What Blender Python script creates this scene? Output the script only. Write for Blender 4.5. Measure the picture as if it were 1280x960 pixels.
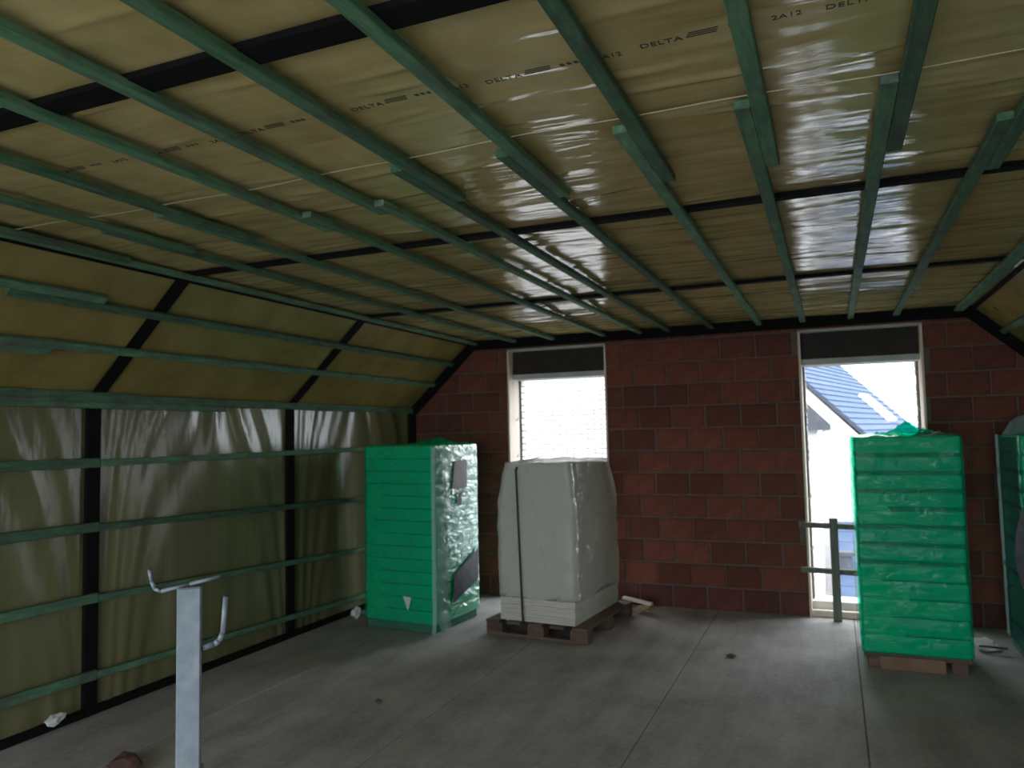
import bpy, bmesh, math, random
import numpy as np
from mathutils import Matrix, Vector

sc = bpy.context.scene
for o in list(bpy.data.objects):
    bpy.data.objects.remove(o, do_unlink=True)
COL = sc.collection
rnd = random.Random(7)
rng = np.random.default_rng(7)

# ------------------------------------------------------------------ camera
FPX = 954.0
cam_d = bpy.data.cameras.new('camera')
cam_d.sensor_fit = 'HORIZONTAL'; cam_d.sensor_width = 36.0; cam_d.lens = FPX / 1280 * 36
cam_d.clip_start = 0.05; cam_d.clip_end = 300
cam = bpy.data.objects.new('camera', cam_d); COL.objects.link(cam)
xa = Vector((0.922, 0.387, -0.020)); 
yd = Vector((401.0, -55.0, -FPX)).normalized()          # room's depth axis seen from the camera
xd = -Vector((-2284.0, -110.0, -FPX)); xd = (xd - xd.dot(yd) * yd).normalized()
zd = xd.cross(yd)
cam.matrix_world = Matrix.Translation((0, 0, 1.57)) @ Matrix((xd, yd, zd)).to_4x4()
sc.camera = cam
cam_d.dof.use_dof = True; cam_d.dof.focus_distance = 1.6; cam_d.dof.aperture_fstop = 26.83 / 1000 / 0.0042

# ------------------------------------------------------------------ sky, exposure
world = bpy.data.worlds.new('overcast_sky'); sc.world = world; world.use_nodes = True
bg = world.node_tree.nodes['Background']
bg.inputs['Color'].default_value = (0.86, 0.93, 1.0, 1); bg.inputs['Strength'].default_value = 6.0
sc.view_settings.view_transform = 'Standard'; sc.view_settings.look = 'None'
sc.view_settings.exposure = 0.18; sc.view_settings.gamma = 1.0; sc.view_settings.use_curve_mapping = False
try:
    sc.cycles.use_denoising = True
    sc.cycles.max_bounces = 12; sc.cycles.diffuse_bounces = 6; sc.cycles.transparent_max_bounces = 24
    sc.cycles.transmission_bounces = 12; sc.cycles.sample_clamp_indirect = 8.0
    sc.cycles.caustics_reflective = False; sc.cycles.caustics_refractive = False
except Exception:
    pass

XL, XR = -4.06, 1.77            # knee walls
KL, KR = -3.33, 1.04            # where the slopes meet the flat ceiling
ZK, ZC = 1.83, 2.51             # top of knee wall, ceiling
YG, YF = 6.944, -1.9            # gable seen in the photo, gable behind the camera

def portal(x0, x1, z0, z1, y, back):
    d = bpy.data.lights.new('window_portal', 'AREA'); d.shape = 'RECTANGLE'
    d.size = x1 - x0; d.size_y = z1 - z0; d.cycles.is_portal = True
    o = bpy.data.objects.new('window_portal', d); COL.objects.link(o)
    o.location = ((x0 + x1) / 2, y, (z0 + z1) / 2)
    o.rotation_euler = (math.radians(90 if back else -90), 0, 0) if False else (math.radians(-90 if back else 90), 0, 0)
    return o
W1 = (-2.95, -1.94); W2 = (-0.245, 0.70); WH = 2.41
R1 = (-3.25, -1.25); R2 = (-0.95, 1.0)
portal(W1[0], W1[1], 0.1, 2.15, YG + 0.36, True)
portal(W2[0], W2[1], 0.1, 2.15, YG + 0.36, True)
portal(R1[0], R1[1], 0.1, 2.3, YF - 0.3, False)
portal(R2[0], R2[1], 0.1, 2.3, YF - 0.3, False)

# ------------------------------------------------------------------ mesh helpers
class MB:
    def __init__(s): s.v = []; s.f = []
    def add(s, vs, fs):
        n = len(s.v); s.v += [tuple(p) for p in vs]; s.f += [tuple(i + n for i in f) for f in fs]; return s
    def box(s, x0, x1, y0, y1, z0, z1, c=0.0):
        if c <= 0:
            vs = [(x, y, z) for z in (z0, z1) for y in (y0, y1) for x in (x0, x1)]
            fs = [(0, 2, 3, 1), (4, 5, 7, 6), (0, 1, 5, 4), (1, 3, 7, 5), (3, 2, 6, 7), (2, 0, 4, 6)]
            return s.add(vs, fs)
        b = bmesh.new(); bmesh.ops.create_cube(b, size=1)
        for v in b.verts:
            v.co = Vector(((x0 + x1) / 2 + v.co.x * (x1 - x0), (y0 + y1) / 2 + v.co.y * (y1 - y0), (z0 + z1) / 2 + v.co.z * (z1 - z0)))
        bmesh.ops.bevel(b, geom=b.edges[:], offset=c, segments=1, affect='EDGES')
        b.verts.index_update()
        s.add([v.co[:] for v in b.verts], [[v.index for v in f.verts] for f in b.faces]); b.free(); return s
    def obox(s, p, q, w, h, up=(0, 0, 1), c=0.0):
        """box along p->q, w across, h along 'up'"""
        p, q, up = Vector(p), Vector(q), Vector(up)
        d = q - p; L = d.length; d.normalize(); side = d.cross(up).normalized(); up = side.cross(d)
        t = MB().box(0, L, -w / 2, w / 2, -h / 2, h / 2, c)
        s.add([p + d * a - side * b * -1 + up * e for a, b, e in t.v], t.f); return s
    def tube(s, pts, r, n=8, sx=1.0):
        pts = [Vector(p) for p in pts]; rings = []
        for i, p in enumerate(pts):
            d = (pts[min(i + 1, len(pts) - 1)] - pts[max(i - 1, 0)]).normalized()
            a = d.cross(Vector((0.13, 0.99, 0.05))).normalized(); b = d.cross(a)
            rings.append([p + (a * math.cos(2 * math.pi * k / n) * sx + b * math.sin(2 * math.pi * k / n)) * r for k in range(n)])
        vs = [v for r_ in rings for v in r_]; fs = []
        for i in range(len(pts) - 1):
            for k in range(n):
                fs.append((i * n + k, i * n + (k + 1) % n, (i + 1) * n + (k + 1) % n, (i + 1) * n + k))
        fs += [tuple(range(n))[::-1], tuple((len(pts) - 1) * n + k for k in range(n))]
        return s.add(vs, fs)
    def poly_prism(s, poly, y0, y1, axis='y'):
        n = len(poly)
        if axis == 'y': vs = [(a, y0, b) for a, b in poly] + [(a, y1, b) for a, b in poly]
        elif axis == 'x': vs = [(y0, a, b) for a, b in poly] + [(y1, a, b) for a, b in poly]
        else: vs = [(a, b, y0) for a, b in poly] + [(a, b, y1) for a, b in poly]
        fs = [tuple(range(n)), tuple(range(2 * n - 1, n - 1, -1))] + [(i, i + n, (i + 1) % n + n, (i + 1) % n) for i in range(n)]
        return s.add(vs, fs)
    def mesh(s, name):
        me = bpy.data.meshes.new(name); me.from_pydata([tuple(v) for v in s.v], [], s.f)
        b = bmesh.new(); b.from_mesh(me); bmesh.ops.recalc_face_normals(b, faces=b.faces[:]); b.to_mesh(me); b.free()
        return me
    def build(s, name, mat, parent=None, smooth=False):
        return obj(name, s.mesh(name), mat, parent, smooth)

def obj(name, me, mat, parent=None, smooth=False):
    if mat is not None and not me.materials: me.materials.append(mat)
    if smooth: me.polygons.foreach_set('use_smooth', [True] * len(me.polygons))
    o = bpy.data.objects.new(name, me); COL.objects.link(o)
    if parent: o.parent = parent
    return o

def grid_obj(name, P, mat, parent=None, smooth=True):
    """P: (n,m,3) array of points"""
    n, m = P.shape[:2]
    i = np.arange(n * m).reshape(n, m)
    f = np.stack([i[:-1, :-1], i[1:, :-1], i[1:, 1:], i[:-1, 1:]], -1).reshape(-1, 4)
    me = bpy.data.meshes.new(name); me.from_pydata(P.reshape(-1, 3).tolist(), [], f.tolist())
    return obj(name, me, mat, parent, smooth)

def tag(o, label=None, cat=None, group=None, kind=None):
    if label: o['label'] = label
    if cat: o['category'] = cat
    if group: o['group'] = group
    if kind: o['kind'] = kind
    return o
def thing(name, label, cat, loc=(0, 0, 0), rz=0, group=None):
    o = bpy.data.objects.new(name, None); COL.objects.link(o); o.location = loc; o.rotation_euler = (0, 0, math.radians(rz))
    o.empty_display_size = 0.1
    return tag(o, label, cat, group)

def wav(x, y, seed, freq, n=7, aniso=(1, 1)):
    """smooth pseudo noise, about -1..1"""
    r = np.random.default_rng(seed); s = 0
    for k in range(n):
        a = r.uniform(0, 2 * math.pi); f = freq * r.uniform(0.5, 1.8)
        s = s + np.sin(x * f * math.cos(a) * aniso[0] + y * f * math.sin(a) * aniso[1] + r.uniform(0, 6.3))
    return s / n * 1.5

# ------------------------------------------------------------------ materials
def new_mat(name):
    m = bpy.data.materials.new(name); m.use_nodes = True
    nt = m.node_tree; nt.nodes.clear()
    out = nt.nodes.new('ShaderNodeOutputMaterial')
    return m, nt, out
def N(nt, t, **kw):
    n = nt.nodes.new(t)
    for k, v in kw.items():
        if k in n.inputs: n.inputs[k].default_value = v
        else: setattr(n, k, v)
    return n
def ramp(nt, fac, stops):
    r = nt.nodes.new('ShaderNodeValToRGB'); e = r.color_ramp.elements
    while len(e) < len(stops): e.new(0.5)
    for k, (p, c) in enumerate(stops): e[k].position = p; e[k].color = (*c, 1)
    nt.links.new(fac, r.inputs[0]); return r.outputs[0]
def coords(nt, scale=(1, 1, 1), rot=(0, 0, 0), kind='Object'):
    t = N(nt, 'ShaderNodeTexCoord'); mp = N(nt, 'ShaderNodeMapping'); mp.inputs['Scale'].default_value = scale
    mp.inputs['Rotation'].default_value = rot
    nt.links.new(t.outputs[kind], mp.inputs[0]); return mp.outputs[0]
def noise(nt, vec, scale, detail=4, rough=0.55, dist=0):
    n = N(nt, 'ShaderNodeTexNoise'); n.inputs['Scale'].default_value = scale; n.inputs['Detail'].default_value = detail
    n.inputs['Roughness'].default_value = rough; n.inputs['Distortion'].default_value = dist
    nt.links.new(vec, n.inputs['Vector']); return n.outputs['Fac']
def bump(nt, h, strength=0.3, dist=0.01, normal=None):
    b = N(nt, 'ShaderNodeBump'); b.inputs['Strength'].default_value = strength; b.inputs['Distance'].default_value = dist
    nt.links.new(h, b.inputs['Height'])
    if normal is not None: nt.links.new(normal, b.inputs['Normal'])
    return b.outputs[0]
def simple(name, c1, c2, scale=8, rough=0.8, stretch=(1, 1, 1), bmp=0.0, metal=0.0, spec=0.5, vary=0.0, detail=5):
    m, nt, out = new_mat(name); p = N(nt, 'ShaderNodeBsdfPrincipled'); v = coords(nt, stretch)
    f = noise(nt, v, scale, detail)
    c = ramp(nt, f, [(0.3, c1), (0.7, c2)])
    if vary:
        oi = N(nt, 'ShaderNodeObjectInfo'); mr = N(nt, 'ShaderNodeMapRange'); mr.inputs[3].default_value = 1 - vary; mr.inputs[4].default_value = 1 + vary
        nt.links.new(oi.outputs['Random'], mr.inputs[0])
        hs = N(nt, 'ShaderNodeHueSaturation'); nt.links.new(mr.outputs[0], hs.inputs['Value']); nt.links.new(c, hs.inputs['Color']); c = hs.outputs[0]
    nt.links.new(c, p.inputs['Base Color'])
    p.inputs['Roughness'].default_value = rough; p.inputs['Metallic'].default_value = metal; p.inputs['Specular IOR Level'].default_value = spec
    if bmp: nt.links.new(bump(nt, f, bmp, 0.01), p.inputs['Normal'])
    nt.links.new(p.outputs[0], out.inputs[0]); return m

def barrier_film(name, c1, c2, stretch, mott, bstr=0.35, coat_rough=0.1, fine=24.0, mstretch=(1, 1, 1)):
    """clear vapour barrier over yellow mineral wool: matt wool colour under a glossy coat with long creases"""
    m, nt, out = new_mat(name); p = N(nt, 'ShaderNodeBsdfPrincipled')
    v = coords(nt, mstretch); f1 = noise(nt, v, mott if mstretch[1] == 1 else 1.3, 5, 0.6)
    nt.links.new(ramp(nt, f1, [(0.3, c1), (0.7, c2)]), p.inputs['Base Color'])
    p.inputs['Roughness'].default_value = 0.9; p.inputs['Specular IOR Level'].default_value = 0.0
    p.inputs['Coat Weight'].default_value = 1.0; p.inputs['Coat Roughness'].default_value = coat_rough; p.inputs['Coat IOR'].default_value = 1.55
    vs = coords(nt, stretch); big = noise(nt, vs, 3.2, 3, 0.5, 0.3); fn = noise(nt, vs, fine, 2, 0.5, 0.6)
    b = bump(nt, fn, bstr * 0.35, 0.006, bump(nt, big, bstr, 0.03))
    nt.links.new(b, p.inputs['Coat Normal'])
    nt.links.new(p.outputs[0], out.inputs[0]); return m

M = {}
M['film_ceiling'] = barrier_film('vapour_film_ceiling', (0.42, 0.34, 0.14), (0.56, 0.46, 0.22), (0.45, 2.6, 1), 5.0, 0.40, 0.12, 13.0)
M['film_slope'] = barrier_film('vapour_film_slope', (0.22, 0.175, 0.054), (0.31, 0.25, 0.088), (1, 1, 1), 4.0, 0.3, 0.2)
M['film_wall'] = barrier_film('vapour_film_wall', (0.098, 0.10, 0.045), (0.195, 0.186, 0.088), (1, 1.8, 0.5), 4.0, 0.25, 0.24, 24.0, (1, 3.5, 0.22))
def batten_mat():
    m, nt, out = new_mat('green_treated_timber'); p = N(nt, 'ShaderNodeBsdfPrincipled')
    g = noise(nt, coords(nt, (9, 1.1, 9)), 5, 6, 0.65); st = noise(nt, coords(nt, (3, 1.6, 3)), 3.3, 6, 0.7)
    c1 = ramp(nt, g, [(0.3, (0.045, 0.135, 0.075)), (0.7, (0.14, 0.275, 0.165))])
    k = ramp(nt, st, [(0.46, (0, 0, 0)), (0.66, (0.85, 0.85, 0.85))])
    mx = N(nt, 'ShaderNodeMix', data_type='RGBA'); nt.links.new(k, mx.inputs[0]); nt.links.new(c1, mx.inputs[6]); mx.inputs[7].default_value = (0.085, 0.095, 0.085, 1)
    oi = N(nt, 'ShaderNodeObjectInfo'); mr = N(nt, 'ShaderNodeMapRange'); mr.inputs[3].default_value = 0.6; mr.inputs[4].default_value = 1.3
    nt.links.new(oi.outputs['Random'], mr.inputs[0]); hs = N(nt, 'ShaderNodeHueSaturation'); nt.links.new(mr.outputs[0], hs.inputs['Value']); nt.links.new(mx.outputs[2], hs.inputs['Color'])
    nt.links.new(hs.outputs[0], p.inputs['Base Color']); p.inputs['Roughness'].default_value = 0.75; p.inputs['Specular IOR Level'].default_value = 0.3
    nt.links.new(bump(nt, g, 0.3, 0.006), p.inputs['Normal']); nt.links.new(p.outputs[0], out.inputs[0]); return m
M['batten'] = batten_mat()
M['tape'] = simple('black_strip', (0.004, 0.004, 0.005), (0.008, 0.0075, 0.0075), 10, 0.9, spec=0.15)
M['ink'] = simple('black_print', (0.02, 0.018, 0.015), (0.04, 0.035, 0.03), 30, 0.6)
M['seam'] = simple('film_edge', (0.42, 0.37, 0.22), (0.54, 0.49, 0.33), 12, 0.35)
M['mortar'] = simple('grey_mortar', (0.10, 0.074, 0.062), (0.15, 0.115, 0.10), 14, 0.95, bmp=0.4)
M['joint'] = simple('dirty_joint', (0.13, 0.11, 0.095), (0.19, 0.165, 0.145), 12, 0.95)
M['block'] = simple('red_clay_block', (0.108, 0.031, 0.019), (0.162, 0.049, 0.030), 9, 0.9, bmp=0.5, vary=0.28)
M['block_dark'] = simple('damp_clay_block', (0.085, 0.026, 0.022), (0.125, 0.037, 0.030), 9, 0.9, bmp=0.5, vary=0.2)
M['jamb'] = simple('pale_lining', (0.62, 0.52, 0.42), (0.74, 0.65, 0.55), 10, 0.8, (3, 3, 0.5))
M['lintel'] = simple('dark_lintel', (0.014, 0.010, 0.009), (0.032, 0.022, 0.020), 7, 0.8)
M['greyboard'] = simple('grey_board', (0.36, 0.37, 0.36), (0.46, 0.47, 0.45), 9, 0.85)
M['sill'] = simple('pale_stone', (0.62, 0.61, 0.58), (0.74, 0.73, 0.70), 11, 0.8)
M['wood'] = simple('raw_timber', (0.30, 0.20, 0.12), (0.44, 0.31, 0.19), 5, 0.8, (1, 8, 8), 0.2, vary=0.2)
M['wood_dark'] = simple('old_pallet_timber_shaded', (0.075, 0.050, 0.036), (0.14, 0.095, 0.066), 5, 0.85, (1, 8, 8), 0.25, vary=0.25)  # old timber, darkened further to carry the shadow on the pallet
M['wood_grey'] = simple('weathered_timber', (0.10, 0.105, 0.085), (0.17, 0.175, 0.145), 6, 0.85, (8, 8, 1), 0.2)
M['steel'] = simple('galvanised_steel', (0.17, 0.21, 0.245), (0.25, 0.295, 0.335), 26, 0.55, metal=0.2, spec=0.5)
M['strap'] = simple('black_strap', (0.012, 0.013, 0.016), (0.02, 0.02, 0.024), 10, 0.45)
M['board'] = simple('pale_grey_board', (0.50, 0.48, 0.42), (0.64, 0.62, 0.55), 6, 0.85, (1, 1, 14))
M['house_brick'] = simple('pale_painted_brick', (0.70, 0.66, 0.65), (0.82, 0.79, 0.78), 10, 0.9, vary=0.15)
M['house_mortar'] = simple('pale_mortar', (0.15, 0.135, 0.135), (0.19, 0.175, 0.175), 10, 0.9)
M['slate'] = simple('blue_grey_slate', (0.07, 0.096, 0.155), (0.09, 0.122, 0.19), 5, 0.95, spec=0.1, vary=0.1)
M['white'] = simple('white_paint', (0.78, 0.78, 0.80), (0.86, 0.86, 0.86), 6, 0.6)
M['dark_metal'] = simple('dark_metal', (0.05, 0.055, 0.07), (0.09, 0.095, 0.11), 6, 0.5)
M['ground'] = simple('street_ground', (0.10, 0.11, 0.10), (0.17, 0.18, 0.16), 0.8, 0.9)
M['bounce_slab'] = simple('pale_bounce', (0.50, 0.49, 0.46), (0.60, 0.59, 0.56), 3, 0.9)
M['glass_sky'] = simple('skylight_glass', (0.65, 0.72, 0.8), (0.7, 0.76, 0.84), 3, 0.1)
M['card'] = simple('brown_cardboard', (0.17, 0.105, 0.065), (0.23, 0.15, 0.095), 7, 0.9)
M['brick_bit'] = simple('broken_clay', (0.10, 0.04, 0.028), (0.055, 0.04, 0.03), 20, 0.95, bmp=0.6)
M['label_dark'] = simple('dark_print', (0.02, 0.022, 0.028), (0.07, 0.07, 0.085), 18, 0.35)
M['label_brown'] = simple('brown_grey_print', (0.16, 0.115, 0.11), (0.22, 0.165, 0.15), 12, 0.35)
M['label_white'] = simple('white_sticker', (0.55, 0.58, 0.55), (0.68, 0.70, 0.66), 12, 0.5)
M['label_grey'] = simple('grey_print', (0.30, 0.29, 0.30), (0.38, 0.37, 0.37), 8, 0.5)
M['scrap'] = simple('white_plastic_scrap', (0.55, 0.56, 0.57), (0.72, 0.73, 0.74), 14, 0.35)

def floor_mat():
    m, nt, out = new_mat('dusty_concrete'); p = N(nt, 'ShaderNodeBsdfPrincipled')
    v = coords(nt, kind='Object'); a = noise(nt, v, 1.6, 8, 0.65); b = noise(nt, v, 34, 4, 0.7); st = noise(nt, coords(nt, (2.2, 0.35, 1)), 2.6, 5, 0.6)
    mx = N(nt, 'ShaderNodeMix', data_type='FLOAT'); mx.inputs[0].default_value = 0.45; nt.links.new(a, mx.inputs[2]); nt.links.new(st, mx.inputs[3])
    mx2 = N(nt, 'ShaderNodeMix', data_type='FLOAT'); mx2.inputs[0].default_value = 0.25; nt.links.new(mx.outputs[0], mx2.inputs[2]); nt.links.new(b, mx2.inputs[3])
    c = ramp(nt, mx2.outputs[0], [(0.34, (0.21, 0.188, 0.176)), (0.5, (0.37, 0.348, 0.335)), (0.66, (0.53, 0.51, 0.50))])
    nt.links.new(c, p.inputs['Base Color']); p.inputs['Roughness'].default_value = 0.75; p.inputs['Specular IOR Level'].default_value = 0.3
    nt.links.new(bump(nt, b, 0.3, 0.004), p.inputs['Normal']); nt.links.new(p.outputs[0], out.inputs[0]); return m
M['floor'] = floor_mat()

def film_mat(name, tint, body, t_fac, stretch=(1, 1, 1), bscale=14, bstr=0.5, rough=0.12, transl=0.5, ior=1.5, gloss=0.5):
    """thin plastic sheet: tinted see-through + a little scattering + gloss with crumples"""
    m, nt, out = new_mat(name)
    tr = N(nt, 'ShaderNodeBsdfTransparent'); tr.inputs[0].default_value = (*tint, 1)
    di = N(nt, 'ShaderNodeBsdfDiffuse'); di.inputs[0].default_value = (*body, 1)
    tl = N(nt, 'ShaderNodeBsdfTranslucent'); tl.inputs[0].default_value = (*body, 1)
    gl = N(nt, 'ShaderNodeBsdfGlossy'); gl.inputs['Roughness'].default_value = rough; gl.inputs[0].default_value = (1, 1, 1, 1)
    v = coords(nt, stretch); h = noise(nt, v, bscale, 4, 0.55, 0.8)
    b = bump(nt, h, bstr, 0.02)
    fr = N(nt, 'ShaderNodeFresnel'); fr.inputs[0].default_value = ior
    nt.links.new(b, fr.inputs['Normal']); nt.links.new(b, gl.inputs['Normal'])
    m1 = N(nt, 'ShaderNodeMixShader'); m1.inputs[0].default_value = transl; nt.links.new(di.outputs[0], m1.inputs[1]); nt.links.new(tl.outputs[0], m1.inputs[2])
    m2 = N(nt, 'ShaderNodeMixShader'); m2.inputs[0].default_value = t_fac; nt.links.new(m1.outputs[0], m2.inputs[1]); nt.links.new(tr.outputs[0], m2.inputs[2])
    mu = N(nt, 'ShaderNodeMath', operation='MULTIPLY'); mu.inputs[1].default_value = gloss; nt.links.new(fr.outputs[0], mu.inputs[0])
    m3 = N(nt, 'ShaderNodeMixShader'); nt.links.new(mu.outputs[0], m3.inputs[0]); nt.links.new(m2.outputs[0], m3.inputs[1]); nt.links.new(gl.outputs[0], m3.inputs[2])
    nt.links.new(m3.outputs[0], out.inputs[0]); return m
M['film_green'] = film_mat('green_stretch_film', (0.02, 0.97, 0.70), (0.0, 0.68, 0.42), 0.68, (1, 1, 2.2), 7, 0.85, 0.08, gloss=0.27)
M['film_clear'] = film_mat('clear_stretch_film', (0.93, 0.95, 0.96), (0.40, 0.58, 0.58), 0.5, (1, 1, 1), 9, 0.7, 0.2, gloss=0.2)
M['film_milky'] = film_mat('milky_stretch_film', (0.93, 0.95, 0.95), (0.84, 0.86, 0.82), 0.36, (1, 1, 1), 8, 0.9, 0.14, gloss=0.17)
M['film_side_shade'] = film_mat('teal_side_shade_film', (0.22, 0.55, 0.60), (0.05, 0.22, 0.22), 0.8, (1, 1, 1), 9, 0.5, 0.15, gloss=0.3)
M['film_edge'] = film_mat('milky_film_edge', (0.75, 0.95, 0.95), (0.35, 0.58, 0.58), 0.3, (1, 1, 1), 22, 0.8, 0.25)

def pack_mat(name, c, tl_fac):
    m, nt, out = new_mat(name); v = coords(nt); f = noise(nt, v, 7, 4)
    col = ramp(nt, f, [(0.3, tuple(x * 0.88 for x in c)), (0.7, c)])
    d = N(nt, 'ShaderNodeBsdfDiffuse'); t = N(nt, 'ShaderNodeBsdfTranslucent'); nt.links.new(col, d.inputs[0]); nt.links.new(col, t.inputs[0])
    mx = N(nt, 'ShaderNodeMixShader'); mx.inputs[0].default_value = tl_fac; nt.links.new(d.outputs[0], mx.inputs[1]); nt.links.new(t.outputs[0], mx.inputs[2])
    nt.links.new(mx.outputs[0], out.inputs[0]); return m
M['pack'] = pack_mat('pale_insulation', (0.58, 0.95, 0.78), 0.6)
M['gap_shade_foot'] = simple('dark_gap_shade_and_foot', (0.02, 0.11, 0.07), (0.03, 0.15, 0.09), 8, 0.8)  # shade of the pack gaps as a colour; the bale feet share it

# ------------------------------------------------------------------ floor
fl = MB().box(XL - 0.1, XR + 0.1, YF - 0.3, YG + 0.42, -0.25, -0.004).build('floor', M['joint']); tag(fl, kind='structure')
edges = [XL - 0.05, -3.35, -2.17, -0.99, 0.09, 1.24, XR + 0.05]
for a, b in zip(edges[:-1], edges[1:]):
    MB().box(a + 0.0035, b - 0.0035, YF - 0.25, YG + 0.005, -0.2, 0.0, 0.003).build('floor_slab', M['floor'], fl)

# ------------------------------------------------------------------ film-lined walls and ceilings
def film_sheet(name, P0, U, V, nu, nv, inward, hfun, mat):
    """P0 + u*U + v*V, pushed by hfun(u,v) along inward"""
    P0, U, V, inn = (np.array(x, float) for x in (P0, U, V, inward))
    u = np.linspace(0, 1, nu)[:, None]; v = np.linspace(0, 1, nv)[None, :]
    P = P0 + u[..., None] * U + v[..., None] * V
    P = P + hfun(u * np.linalg.norm(U), v * np.linalg.norm(V))[..., None] * inn
    o = grid_obj(name, P, mat); tag(o, kind='structure'); return o
Ls = YG - YF
def h_ceil(x, y):
    w = wav(x, y, 3, 9, 8, (0.35, 2.0)); w2 = wav(x, y, 4, 26, 8, (0.22, 1.5)); env = np.clip(0.55 + 0.6 * wav(x, y, 5, 2.2), 0, 1.2)
    h = -0.006 + 0.006 * w + 0.0028 * w2 * env
    r = np.random.default_rng(21)                       # single long creases pulled across the sheet
    for k in range(420):
        xc, yc = r.uniform(0, KR - KL), r.uniform(2.6, Ls); ln = r.uniform(0.05, 0.22); wd = r.uniform(0.010, 0.020); hh = r.uniform(0.002, 0.0055) * r.choice([1, 1, -0.6])
        i0, i1 = np.searchsorted(y[0], [yc - 4 * wd - 0.05, yc + 4 * wd + 0.05])
        yy = y[:, i0:i1] - yc - r.uniform(-0.12, 0.12) * (x - xc)
        h[:, i0:i1] += hh * np.exp(-((x - xc) / ln) ** 2 - (yy / wd) ** 2)
    return h
ceil_ = film_sheet('ceiling', (KL, YF, ZC), (KR - KL, 0, 0), (0, Ls, 0), 150, 900, (0, 0, -1), lambda x, y: h_ceil(x, y), M['film_ceiling'])
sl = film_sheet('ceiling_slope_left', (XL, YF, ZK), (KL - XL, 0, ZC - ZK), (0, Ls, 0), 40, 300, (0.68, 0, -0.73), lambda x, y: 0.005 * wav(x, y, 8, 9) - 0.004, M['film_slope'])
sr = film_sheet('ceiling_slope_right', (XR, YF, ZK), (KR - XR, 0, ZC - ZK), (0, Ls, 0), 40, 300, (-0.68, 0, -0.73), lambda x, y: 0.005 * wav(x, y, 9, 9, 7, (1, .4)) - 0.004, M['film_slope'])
def h_wall(y, z):
    top = np.clip((z - 0.9) / (ZK - 0.9), 0, 1) ** 1.6
    # folds hang from the top batten and fan out downwards
    yy = y + (ZK - z) * 0.45 * np.sin(y * 3.5 + 0.7)
    folds = 0.7 * np.sin(yy * 24 + 1.2 * np.sin(yy * 4.1)) * (0.6 + 0.4 * np.sin(yy * 2.3))
    folds2 = np.sin(yy * 47 + 1.5 * np.sin(yy * 7)) * 0.25
    low = wav(y, z, 12, 5, 7, (1.5, 0.5))
    return (0.013 * folds + 0.006 * folds2) * top + 0.008 * low * (1 - 0.3 * top) + 0.003 * np.sin(yy * 21) + 0.004
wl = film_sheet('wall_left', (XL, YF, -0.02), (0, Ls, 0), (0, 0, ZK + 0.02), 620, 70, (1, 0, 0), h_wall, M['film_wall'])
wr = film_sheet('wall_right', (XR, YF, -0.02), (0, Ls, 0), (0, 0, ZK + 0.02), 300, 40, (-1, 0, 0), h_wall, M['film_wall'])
# backing so that no daylight leaks past the film
roof = MB()
roof.box(KL - 0.1, KR + 0.1, YF - 0.2, YG + 0.35, ZC + 0.03, ZC + 0.25)
roof.obox(((XL + KL) / 2 - 0.1, YF - 0.2, (ZK + ZC) / 2 + 0.1), ((XL + KL) / 2 - 0.1, YG + 0.35, (ZK + ZC) / 2 + 0.1), 1.3, 0.14, (-0.68, 0, 0.73))
roof.obox(((XR + KR) / 2 + 0.1, YF - 0.2, (ZK + ZC) / 2 + 0.1), ((XR + KR) / 2 + 0.1, YG + 0.35, (ZK + ZC) / 2 + 0.1), 1.3, 0.14, (0.68, 0, 0.73))
roof.box(XL - 0.30, XL - 0.05, YF - 0.2, YG + 0.35, -0.25, ZK + 0.1)
roof.box(XR + 0.05, XR + 0.30, YF - 0.2, YG + 0.35, -0.25, ZK + 0.1)
tag(roof.build('roof', M['slate']), kind='structure')

# ------------------------------------------------------------------ timber battens, black strips, seam and print (parts of the setting)
BW, BT = 0.046, 0.026
def jit(a=0.004): return rnd.uniform(-a, a)
def batten(parent, p, q, up, w=BW, t=BT):
    return MB().obox(p, q, w, t, up, 0.003).build('batten', M['batten'], parent)
YE = YG - 0.05
zc = ZC - 0.008 - BT / 2 - 0.006
ceil_lines = [(-2.80, -2.80, 2.75, 2.3), (-2.40, -2.42, 2.72, 2.23), (-1.985, -1.95, 2.72, 2.5), (-1.64, -1.60, 2.62, 2.5), (-1.285, -1.29, 2.6, 2.2),
              (-0.905, -0.915, 2.72, 2.23), (-0.505, -0.548, 2.72, 2.2), (-0.150, -0.195, 2.72, 2.18), (0.225, 0.182, 2.74, 2.18), (0.56, 0.53, 3.1, 2.6), (0.90, 0.92, 3.9, 3.4)]
for xa_, xb_, ya, yb in ceil_lines:
    if abs(xa_ - xb_) < 0.046 * 0.95 and ya > yb:
        xb_ = xa_ - 0.047 if xb_ <= xa_ else xa_ + 0.047
    batten(ceil_, (xa_ + jit(), YF + 0.02, zc), (xa_, ya, zc + jit(0.002)), (0, 0, 1))
    batten(ceil_, (xb_, yb, zc + jit(0.002)), (xb_ + jit(), YE, zc), (0, 0, 1))
def slope_pt(s, side='L', off=0.02):
    """s: 0 at the knee-wall top, 1 at the ceiling; off: distance from the film"""
    if side == 'L': return (XL + s * (KL - XL) + 0.68 * off, ZK + s * (ZC - ZK) - 0.73 * off)
    return (XR + s * (KR - XR) - 0.68 * off, ZK + s * (ZC - ZK) - 0.73 * off)
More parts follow.
